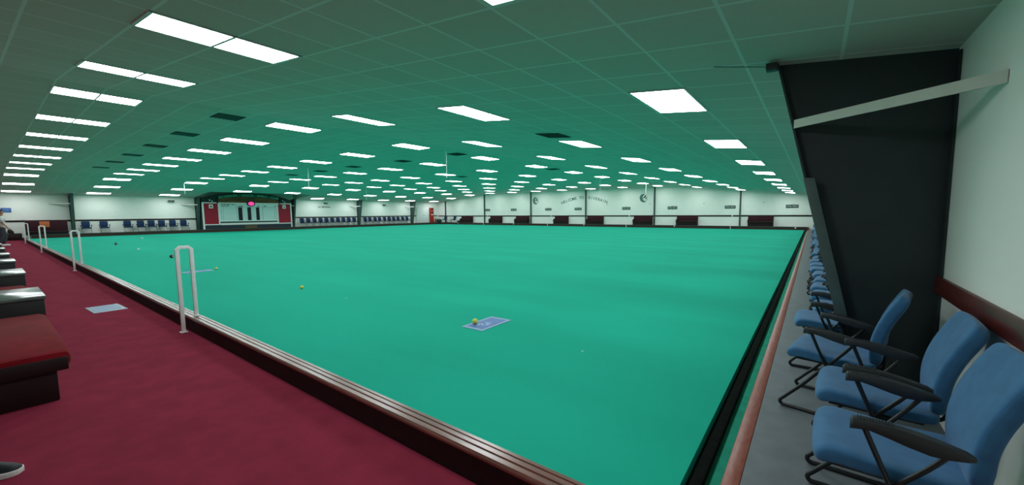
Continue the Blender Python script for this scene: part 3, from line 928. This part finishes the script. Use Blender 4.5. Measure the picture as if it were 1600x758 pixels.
it = [('RIVERAIN I.B.C', 0.17, TT @ frame_A(SX + 0.025, 13.12, 2.41)), ('RINK SKIP', 0.13, TT @ frame_A(SX + 0.025, 12.90, 2.27)),
      ('HOME', 0.14, TT @ frame_A(SX + 0.025, 14.06, 2.26)), ('VIS', 0.14, TT @ frame_A(SX + 0.025, 15.50, 2.27)),
      ('SKIP', 0.14, TT @ frame_A(SX + 0.025, 16.05, 2.27)), ('RK', 0.14, TT @ frame_A(SX + 0.025, 16.93, 2.27))]
for i in range(8):
    for yy in (12.58, 17.00): it.append((str(i + 1), 0.12, TT @ frame_A(SX + 0.025, yy, 2.08 - i * 0.14)))
t = text_obj('lettering', it, M['letter_blk'], None, 0.003); t.parent = board
b = MB(); yz(b, 12.46, 17.08, 0.76, 0.88, -0.03, -0.005); sp(b, 'slot', M['sb_black'])
b = MB(); yz(b, 12.48, 17.06, 0.58, 0.76, -0.03, 0.09, 0.01); sp(b, 'tray', M['sb_frame'])
b = MB(); yz(b, 11.36, 18.28, 0.16, 0.58, -0.03, 0.0); sp(b, 'lower_panel', M['sb_navy'])
b = MB(); yz(b, 14.32, 15.3, 0.18, 0.51, 0.0, 0.02); sp(b, 'banner', M['gold'])
# wall clock/led sign
clk = empty('oval_sign', (SX + 0.055, 14.87, 2.50), 0, 'glowing pink oval sign in black case over scoreboard middle', 'sign')
b = MB(); b.prism([(0.34 * math.cos(a), 0.25 * math.sin(a)) for a in [2 * math.pi * (k + .5) / 8 for k in range(8)]], 'x', 0, 0.10); b.build('case', M['sb_black'], clk, False)
b = MB(); b.prism([(0.24 * math.cos(a), 0.18 * math.sin(a)) for a in [2 * math.pi * k / 24 for k in range(24)]], 'x', 0.10, 0.115); b.build('lit_face', M['pink_lamp'], clk, False)
# small spotlights each side of arch
for y, z in ((11.80, 2.80), (11.97, 2.72), (17.62, 2.84), (17.78, 2.70)):
    o_ = empty('spotlight', Vector((SX - 0.02, y, z)) + SO); o_.parent = sb
    b = MB(); b.cyl((0.0, 0, 0), (0.07, 0, 0), 0.02, 8); b.build('stem', M['frame'], o_)
    b = MB(); b.cyl((0.05, 0, 0.0), (0.12, 0, -0.05), 0.045, 12, 0.055); b.build('lamp_shade', M['white_metal'], o_)
# green spray above the clock
b = MB()
for i in range(9):
    a = math.pi * (i + 1) / 10
    b.tube([(0, 0, 0), (0.02, 0.12 * math.cos(a), 0.10 * math.sin(a)), (0.03, 0.22 * math.cos(a), 0.19 * math.sin(a))], [0.02, 0.022, 0.004], 6)
o = b.build('leaf_crest', M['sb_arch'], sb); o.location = Vector((SX + 0.01, 14.85, 2.80)) + SO

# ------------------------------------------------------------------ wall A extras
def plaque(name, label, cat, y, z, w_, h_, m, parent=None):
    b = MB(); b.box((0.012, 0, 0), (0.024, w_, h_), 0.004)
    o = b.build(name, m); o.location = (XA, y, z)
    return tag(o, label, cat)
bs = empty('notice_board', (XA, 1.12, 1.90), 0, 'blue notice on the far left wall behind the person', 'sign')
b = MB(); b.box((0.012, 0, 0), (0.024, 0.42, 0.30), 0.004); b.build('board', M['sign_blue'], bs)
b = MB()
for i in range(3): b.box((0.026, 0.0, 0.08 - i * 0.08), (0.003, 0.3 - 0.05 * i, 0.018))
b.build('print', M['sign_text'], bs)
t = text_obj('wall_lettering', [('NO SMOKING', 0.21, frame_A(0, 0, 0))], M['letter_blk'], None, 0.004)
t.location = (XA + 0.006, 22.1, 2.25)
tag(t, 'black words NO SMOKING on cream wall above the navy chairs', 'lettering')
def camera_thing(y, z, lb):
    root = empty('wall_speaker', (XA, y, z), 0, lb, 'speaker')
    b = MB(); b.cyl((0, 0, 0), (0.16, 0, 0.0), 0.02, 8); b.build('bracket', M['blk_metal'], root)
    b = MB(); b.box((0.20, -0.1, 0.0), (0.16, 0.16, 0.13), 0.01); b.box((0.20, 0.12, 0.0), (0.16, 0.16, 0.11), 0.01); b.build('housing', M['blk_plastic'], root)
camera_thing(22.16, 2.66, 'small black twin unit high on wall above NO SMOKING')
camera_thing(29.4, 2.56, 'small black twin unit high on wall between far columns')
camera_thing(9.4, 2.66, 'small black twin unit high on wall left of scoreboard')
# low dark step + maroon screens at far left
b = MB(); b.box((0, 0, 0.25), (0.5, 0.95, 0.42), 0.02); b.box((0, 0.15, 0.05), (0.5, 1.3, 0.1), 0.01)
o = b.build('low_bench', M['dark_maroon']); o.location = (-42.9, 1.15, ZC)
tag(o, 'low dark bench box against left wall behind the person', 'bench')
scr = empty('maroon_screen', (-42.72, 2.72, 0.0), 0, 'dark maroon bench screen at far left end of the green', 'screen')
b = MB(); b.box((0, 0, 0.70), (0.09, 1.86, 0.98), 0.012); b.build('panel', M['bench_back'], scr)
b = MB(); b.box((0.2, 0, 0.42), (0.4, 1.86, 0.12), 0.03); b.build('seat', M['dark_maroon'], scr)
b = MB(); b.box((0.18, 0, 0.29), (0.3, 1.80, 0.16), 0.01); b.build('base', M['dark_maroon'], scr)
ob = MB(); ob.box((0, 0, 0), (0.03, 0.44, 0.40), 0.006)
o = ob.build('orange_board', M['orange']); o.location = (-42.655, 2.62, 0.93)
tag(o, 'small orange board fixed to the dark maroon screen', 'board')

# far corner: white door, red unit, extinguisher
d = empty('door_1', (XA + 0.02, 35.4, PLAT)); d['kind'] = 'structure'
b = MB(); b.box((0.03, 0, 1.06), (0.06, 2.15, 2.12), 0.01); b.build('door_leaf', M['white_door'], d)
b = MB(); b.box((0.035, 0.0, 1.06), (0.055, 0.02, 2.10)); b.build('door_gap', M['frame'], d)
b = MB(); b.cyl((0.05, 0.12, 1.0), (0.11, 0.12, 1.0), 0.02, 8); b.box((0.11, 0.16, 1.0), (0.02, 0.12, 0.025), 0.005); b.build('door_handle', M['blk_metal'], d)
ru = empty('red_cabinet', (XA + 0.16, 36.85, PLAT), 0, 'tall narrow red cabinet beside the white door', 'cabinet')
b = MB(); b.box((0, 0, 1.02), (0.3, 0.55, 2.04), 0.01); b.build('body', M['red_paint'], ru)
for z in (1.86, 1.35):
    b = MB(); b.box((0.155, -0.02, z), (0.02, 0.34, 0.22), 0.005); b.build('panel', M['sb_black'], ru)
b = MB(); b.box((0.155, -0.02, 1.1), (0.02, 0.3, 0.14), 0.005); b.build('notice', M['sb_frame'], ru)
ex = empty('fire_extinguisher', (XA + 0.35, 37.32, PLAT), 0, 'red fire extinguisher on floor beside the tall red cabinet', 'fire extinguisher')
b = MB(); b.tube([(0, 0, 0), (0, 0, 0.02), (0, 0, 0.45), (0, 0, 0.52), (0, 0, 0.56)], [0.08, 0.09, 0.09, 0.06, 0.025], 16); b.build('cylinder', M['extinguisher'], ex)
b = MB(); b.box((0.03, 0, 0.60), (0.12, 0.03, 0.025), 0.004); b.box((0.0, 0, 0.58), (0.04, 0.04, 0.05), 0.004); b.build('handle', M['blk_metal'], ex)
b = MB(); b.tube([(0.0, 0.03, 0.58), (0.05, 0.12, 0.5), (0.03, 0.13, 0.25), (0.0, 0.11, 0.12)], 0.014, 8, 4); b.build('hose', M['blk_metal'], ex)

# corner clutter: two dark trolleys/chairs with bags
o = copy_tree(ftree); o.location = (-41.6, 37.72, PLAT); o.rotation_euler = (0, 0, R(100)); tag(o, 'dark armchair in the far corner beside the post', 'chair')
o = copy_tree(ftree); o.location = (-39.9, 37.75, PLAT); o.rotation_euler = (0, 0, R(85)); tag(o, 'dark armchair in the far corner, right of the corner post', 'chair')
tr = empty('bowls_trolley', (-40.7, 37.75, PLAT), 0, 'small white wire trolley between the two corner chairs', 'trolley')
b = MB()
for sx in (-0.22, 0.22):
    b.tube([(sx, 0.2, 0.1), (sx, 0.2, 0.95), (sx, 0.1, 1.02)], 0.014, 8, 3)
    b.tube([(sx, -0.2, 0.1), (sx, -0.2, 0.62)], 0.014, 8)
for z in (0.2, 0.45, 0.62):
    for y in (-0.2, 0.2): b.tube([(-0.22, y, z), (0.22, y, z)], 0.01, 6)
    for x in (-0.22, 0.22): b.tube([(x, -0.2, z), (x, 0.2, z)], 0.01, 6)
b.tube([(-0.22, 0.1, 1.02), (0.22, 0.1, 1.02)], 0.014, 8)
b.build('frame', M['white_metal'], tr)
b = MB(); b.box((0, 0, 0.32), (0.40, 0.36, 0.22), 0.04); b.build('basket', M['frame'], tr)
for sx in (-0.22, 0.22):
    b = MB(); b.cyl((sx - 0.012, 0.2, 0.06), (sx + 0.012, 0.2, 0.06), 0.06, 16); b.cyl((sx - 0.012, -0.2, 0.06), (sx + 0.012, -0.2, 0.06), 0.06, 16); b.build('wheel', M['blk_plastic'], tr)
bg = empty('kit_bag', (-42.55, 37.55, PLAT), 0.3, 'dark green kit bag heaped in far left corner of the green', 'bag')
b = MB(); b.box((0, 0, 0.24), (0.75, 0.38, 0.46), 0.14, None, 4); b.build('body', M['dark_green_bag'], bg)
b = MB(); b.tube([(-0.2, -0.12, 0.44), (-0.1, -0.14, 0.58), (0.1, -0.14, 0.58), (0.2, -0.12, 0.44)], 0.014, 8, 4); b.build('handle', M['blk_plastic'], bg)
bg2 = empty('bowls_bag', (-38.9, 37.75, PLAT), 0.1, 'small black bowls bag on far walkway left of first bench', 'bag')
b = MB(); b.box((0, 0, 0.14), (0.38, 0.24, 0.26), 0.06, None, 3); b.build('body', M['blk_plastic'], bg2)
b = MB(); b.tube([(-0.1, 0, 0.26), (-0.05, 0, 0.35), (0.05, 0, 0.35), (0.1, 0, 0.26)], 0.012, 8, 3); b.build('handle', M['blk_metal'], bg2)

# ------------------------------------------------------------------ end wall benches, signs, markers
def make_bench(Wd):
    root = empty('end_bench')
    b = MB(); b.box((0, -0.09, 0.44), (Wd, 0.14, 0.86), 0.02); b.build('backrest', M['bench_back'], root)
    b = MB(); b.box((0, -0.37, 0.36), (Wd, 0.46, 0.12), 0.03); b.build('seat', M['dark_maroon'], root)
    b = MB(); b.box((0, -0.34, 0.15), (Wd - 0.06, 0.38, 0.30), 0.01); b.build('base', M['dark_maroon'], root)
    for s in (-1, 1):
        b = MB(); b.box((s * (Wd / 2 - 0.03), -0.30, 0.46), (0.06, 0.34, 0.22), 0.015); b.build('arm', M['dark_maroon'], root)
    return root
bx = [(-38.55, -36.5), (-33.4, -31.5), (-29.3, -27.35), (-23.75, -22.0), (-19.65, -17.8), (-14.5, -12.65), (-10.35, -8.5), (-4.5, -2.65)]
for i, (a, c) in enumerate(bx):
    r_ = make_bench(c - a)
    r_.location = ((a + c) / 2, YE - 0.03, PLAT)
    tag(r_, 'dark maroon bench against the end wall, %s' % ('nearest the left corner' if i == 0 else 'nearest the right wall' if i == 7 else '%s from the left corner' % ORD[i]), 'bench', 'maroon benches along the end wall')
sg = [-34.0, -29.75, -24.72, -20.86, -15.37, -10.82, -5.92, -1.43]
for i, x in enumerate(sg):
    r_ = empty('rink_plate', (x, YE, 1.86), 0, 'grey rink plate high on end wall, %s' % ('nearest the left corner' if i == 0 else 'nearest the right wall' if i == 7 else '%s from the left' % ORD[i]), 'plate', 'grey plates along the end wall')
    b = MB(); b.box((0, -0.012, 0), (0.86, 0.024, 0.27), 0.004); b.build('board', M['plate'], r_)
    b = MB(); random.seed(11)
    for k in range(9):
        if k == 4: continue
        b.box((-0.32 + k * 0.08, -0.026, random.uniform(-0.02, 0.03)), (0.045, 0.003, random.uniform(0.05, 0.11)))
    b.build('print', M['plate_mark'], r_)
    b = MB(); b.tube([(-0.06, -0.01, 0.13), (0, -0.01, 0.22), (0.06, -0.01, 0.13)], 0.008, 6); b.build('hanger', M['steel_far'], r_)
for i, x in enumerate((-38.6, -34.0, -29.2, -24.33, -19.75, -15.04, -10.4, -5.73, -1.12)):
    if i % 2 == 0:
        b = MB(); b.cyl((0, 0, 0), (0, -0.02, 0), 0.055, 20)
        o = b.build('marker_disc', M['white_metal']); o.location = (x, 37.398, 0.16)
        tag(o, 'white round rink marker on far ditch board, %s from left' % ORD[i // 2], 'marker', 'white rink marker discs')
    else:
        b = MB(); b.bx((-0.022, -0.012, 0), (0.022, 0.012, 0.36)); b.bx((-0.03, -0.02, 0), (0.03, 0.02, 0.02))
        o = b.build('marker_peg', M['white_metal']); o.location = (x, 37.36, -0.02)
        tag(o, 'white upright rink peg in far ditch, %s from left' % ORD[i // 2], 'marker', 'white rink pegs in far ditch')
        b = MB(); b.box((0, -0.006, 0), (0.09, 0.012, 0.16), 0.002)
        o = b.build('rail_tab', M['white_metal']); o.location = (x, YE - 0.031, 1.10)
        tag(o, 'white tab on the end wall rail above rink peg, %s from left' % ORD[i // 2], 'marker', 'white tabs on the end wall rail')
# curved wall lettering
msg = 'WELCOME TO  RIVERAIN'
items = []
xc, hw = -20.2, 2.62
n = len(msg)
for i, ch in enumerate(msg):
    if ch == ' ': continue
    t_ = -1 + 2 * i / (n - 1)
    x = xc + hw * t_
    z = 3.06 - 0.52 * t_ * t_
    items.append((ch, 0.42, frame_E(x - xc, 0, z - 3.0, math.atan(-2 * 0.52 * t_ / hw))))
t = text_obj('wall_lettering', items, M['letter'], None, 0.004)
t.location = (xc, YE - 0.006, 3.0)
tag(t, 'curved green words WELCOME TO RIVERAIN on the end wall', 'lettering')
# round emblems: leafy crescent with feather strokes
for x, z, lb in ((-26.45, 2.86, 'round dark emblem on end wall left of the welcome words'), (-13.58, 2.84, 'round dark emblem on end wall right of the welcome words')):
    r_ = empty('wall_emblem', (x, YE, z), 0, lb, 'emblem', 'round wall emblems')
    b = MB()
    pts = []
    for k in range(19):
        a = R(95 + 190 * k / 18); pts.append((0.42 * math.cos(a), 0.42 * math.sin(a)))
    for k in range(19):
        a = R(285 - 190 * k / 18); pts.append((0.14 + 0.27 * math.cos(a), 0.03 + 0.31 * math.sin(a)))
    b.prism(pts, 'y', -0.008, -0.001)
    for (px_, pz_, l_, w_, a_) in ((-0.3, 0.25, 0.32, 0.1, 1.1), (-0.12, 0.28, 0.34, 0.09, 1.3), (-0.38, 0.05, 0.25, 0.07, 2.5)):
        q = [(px_ + math.cos(a_) * u * l_ / 2 - math.sin(a_) * v * w_ / 2, pz_ + math.sin(a_) * u * l_ / 2 + math.cos(a_) * v * w_ / 2) for u, v in ((-1, 0), (0, -1), (1, 0), (0, 1))]
        b.prism(q, 'y', -0.010, -0.0012)
    b.build('leaf_mark', M['letter'], r_, False)
    b = MB()
    for (px_, pz_, l_, w_, a_) in ((0.12, 0.16, 0.50, 0.14, 0.95), (0.22, 0.02, 0.36, 0.09, 0.35), (0.02, 0.08, 0.5, 0.06, 0.8), (0.25, -0.10, 0.35, 0.05, -0.2)):
        q = [(px_ + math.cos(a_) * u * l_ / 2 - math.sin(a_) * v * w_ / 2, pz_ + math.sin(a_) * u * l_ / 2 + math.cos(a_) * v * w_ / 2) for u, v in ((-1, 0), (0, -1), (1, 0), (0, 1))]
        b.prism(q, 'y', -0.012, -0.0014)
    b.build('feather_mark', M['letter_blk'], r_, False)
    b = MB(); b.tube([(0.36 * math.cos(R(250 + 8 * k)), -0.004, -0.02 + 0.36 * math.sin(R(250 + 8 * k))) for k in range(12)], 0.014, 6); b.build('arc_mark', M['letter'], r_)
for x, z, t_ in ((-31.53, 2.34, 'above the first two rink plates'), (-22.09, 2.30, 'below the W of WELCOME'), (-17.44, 2.29, 'below the end of RIVERAIN'), (-12.95, 2.27, 'left of the fifth post'), (-8.06, 2.21, 'between sixth and seventh plates'), (-3.41, 2.20, 'between the last two plates')):
    b = MB(); b.cyl((0, 0, 0), (0, -0.03, 0), 0.035, 12)
    o = b.build('wall_hook', M['steel_far']); o.location = (x, YE, z)
    tag(o, 'tiny dark hook on the end wall, ' + t_, 'hook')

# ------------------------------------------------------------------ person at the far left edge
def skin_obj(name, chain, edges, m, parent, sub=2, root_i=0):
    me = bpy.data.meshes.new(name)
    me.from_pydata([c[:3] for c in chain], edges, [])
    o = bpy.data.objects.new(name, me)
    C.objects.link(o)
    o.modifiers.new('skin', 'SKIN')
    for i, v in enumerate(me.skin_vertices[0].data):
        r = chain[i][3]
        v.radius = r if isinstance(r, tuple) else (r, r)
        v.use_root = (i == root_i)
    md = o.modifiers.new('sub', 'SUBSURF'); md.levels = sub; md.render_levels = sub
    me.materials.append(m)
    bpy.context.view_layer.update()
    dg = bpy.context.evaluated_depsgraph_get()
    me2 = bpy.data.meshes.new_from_object(o.evaluated_get(dg))
    me2.shade_smooth()
    bpy.data.objects.remove(o)
    o2 = bpy.data.objects.new(name, me2)
    C.objects.link(o2)
    o2.parent = parent
    return o2

pr = empty('person', (-35.7, 0.70, ZC), R(90), 'person in white shirt and dark trousers standing at far left edge, holding a dark bag', 'person')
pr.scale = (1.1, 1.1, 1.1)
# local frame: facing +x (towards the green); z up, 1.75 m tall
body = [(0, 0, 0.95, .085), (0.0, 0, 1.15, .09), (0.02, 0, 1.36, .10), (0.03, 0, 1.47, .055), (0.045, 0, 1.56, .050), (0.06, 0, 1.64, (.085, .078)), (0.06, 0, 1.70, (.08, .07)),
        (0.02, 0.17, 1.40, .05), (0.05, 0.215, 1.13, .038), (0.17, 0.20, 0.93, .028), (0.20, 0.20, 0.86, (.035, .018)),
        (0.02, -0.17, 1.40, .05), (0.04, -0.215, 1.13, .038), (0.16, -0.22, 0.92, .028), (0.19, -0.22, 0.85, (.035, .018)),
        (0.0, 0.09, 0.88, .085), (0.10, 0.10, 0.48, .055), (0.02, 0.11, 0.10, .04),
        (0.0, -0.09, 0.88, .085), (0.02, -0.10, 0.48, .055), (-0.14, -0.10, 0.12, .04)]
be = [(0, 1), (1, 2), (2, 3), (3, 4), (4, 5), (5, 6), (2, 7), (7, 8), (8, 9), (9, 10), (2, 11), (11, 12), (12, 13), (13, 14), (0, 15), (15, 16), (16, 17), (0, 18), (18, 19), (19, 20)]
# fingers
def fing(base, s):
    i0 = len(body)
    bx_, by_, bz_ = body[base][:3]
    for k, dy in enumerate((-0.027, -0.009, 0.009, 0.027)):
        l = (0.032, 0.040, 0.038, 0.028)[k]
        body.append((bx_ + 0.012, by_ + dy, bz_ - 0.035, .008)); body.append((bx_ + 0.014, by_ + dy, bz_ - 0.035 - l, .0075)); body.append((bx_ - 0.006, by_ + dy, bz_ - 0.045 - l * 1.5, .0065))
        j = i0 + k * 3
        be.extend([(base, j), (j, j + 1), (j + 1, j + 2)])
    j = len(body)
    body.append((bx_ + 0.035, by_ - s * 0.02, bz_ - 0.01, .009)); body.append((bx_ + 0.045, by_ - s * 0.03, bz_ - 0.045, .008))
    be.extend([(base, j), (j, j + 1)])
fing(10, 1); fing(14, -1)
skin_obj('body', body, be, M['skin'], pr, 1)
skin_obj('shirt', [(0, 0, 0.80, (.165, .135)), (0.0, 0, 1.12, (.15, .125)), (0.02, 0, 1.34, (.155, .125)), (0.03, 0, 1.455, .07), (0.02, 0.18, 1.39, .072), (0.045, 0.215, 1.17, .062), (0.02, -0.18, 1.39, .072), (0.035, -0.215, 1.17, .062)],
         [(0, 1), (1, 2), (2, 3), (2, 4), (4, 5), (2, 6), (6, 7)], M['shirt'], pr, 2)
skin_obj('trousers', [(0, 0, 0.98, (.135, .115)), (0, 0.09, 0.86, .11), (0.10, 0.10, 0.48, .082), (0.02, 0.11, 0.08, .07), (0, -0.09, 0.86, .11), (0.02, -0.10, 0.48, .082), (-0.14, -0.10, 0.09, .07)],
         [(0, 1), (1, 2), (2, 3), (0, 4), (4, 5), (5, 6)], M['trousers'], pr, 2)
b = MB(); b.sphere((0.045, 0, 1.695), 0.098, 20, (1.05, 0.88, 0.95)); hb = b.bm
bmesh.ops.delete(hb, geom=[v for v in hb.verts if v.co.z < 1.67 - (v.co.x - 0.045) * -1.4 and v.co.x > 0.0 and v.co.z < 1.74], context='VERTS')
b.build('hair', M['hair'], pr)
b = MB()
b.tube([(0.128, 0, 1.665), (0.155, 0, 1.635), (0.135, 0, 1.625)], [0.008, 0.014, 0.008], 8)
for s in (-1, 1): b.sphere((0.055, s * 0.078, 1.64), 0.028, 12, (0.8, 0.35, 1.1))
b.build('face_features', M['skin'], pr)
b = MB()
for s in (-1, 1): b.sphere((0.125, s * 0.03, 1.665), 0.010, 10)
b.box((0.132, 0, 1.60), (0.008, 0.045, 0.007), 0.002)
b.build('eyes_and_mouth', M['hair'], pr)
for x, y in ((0.06, 0.11), (-0.10, -0.10)):
    b = MB(); b.sphere((x + 0.03, y, 0.035), 0.05, 16, (2.6, 0.95, 0.9)); b.box((x + 0.03, y, 0.012), (0.27, 0.09, 0.022), 0.01); b.build('shoe', M['shoe_white'], pr)
hbg = empty('carried_bag', (-35.47, 0.985, ZC + 0.695), R(90), 'dark bag held in front of the person in white shirt', 'bag')
hbg.scale = (0.62, 0.62, 0.75)
b = MB(); b.prism([(-0.20, -0.02), (0.20, -0.12), (0.16, 0.10), (0.02, 0.26), (-0.16, 0.24)], 'y', -0.07, 0.07, 0.015); b.build('body', M['blk_box'], hbg)
b = MB(); b.tube([(-0.12, 0, 0.24), (-0.08, 0, 0.33), (0.0, 0, 0.33), (0.03, 0, 0.24)], 0.010, 8, 4); b.build('handle', M['blk_metal'], hbg)
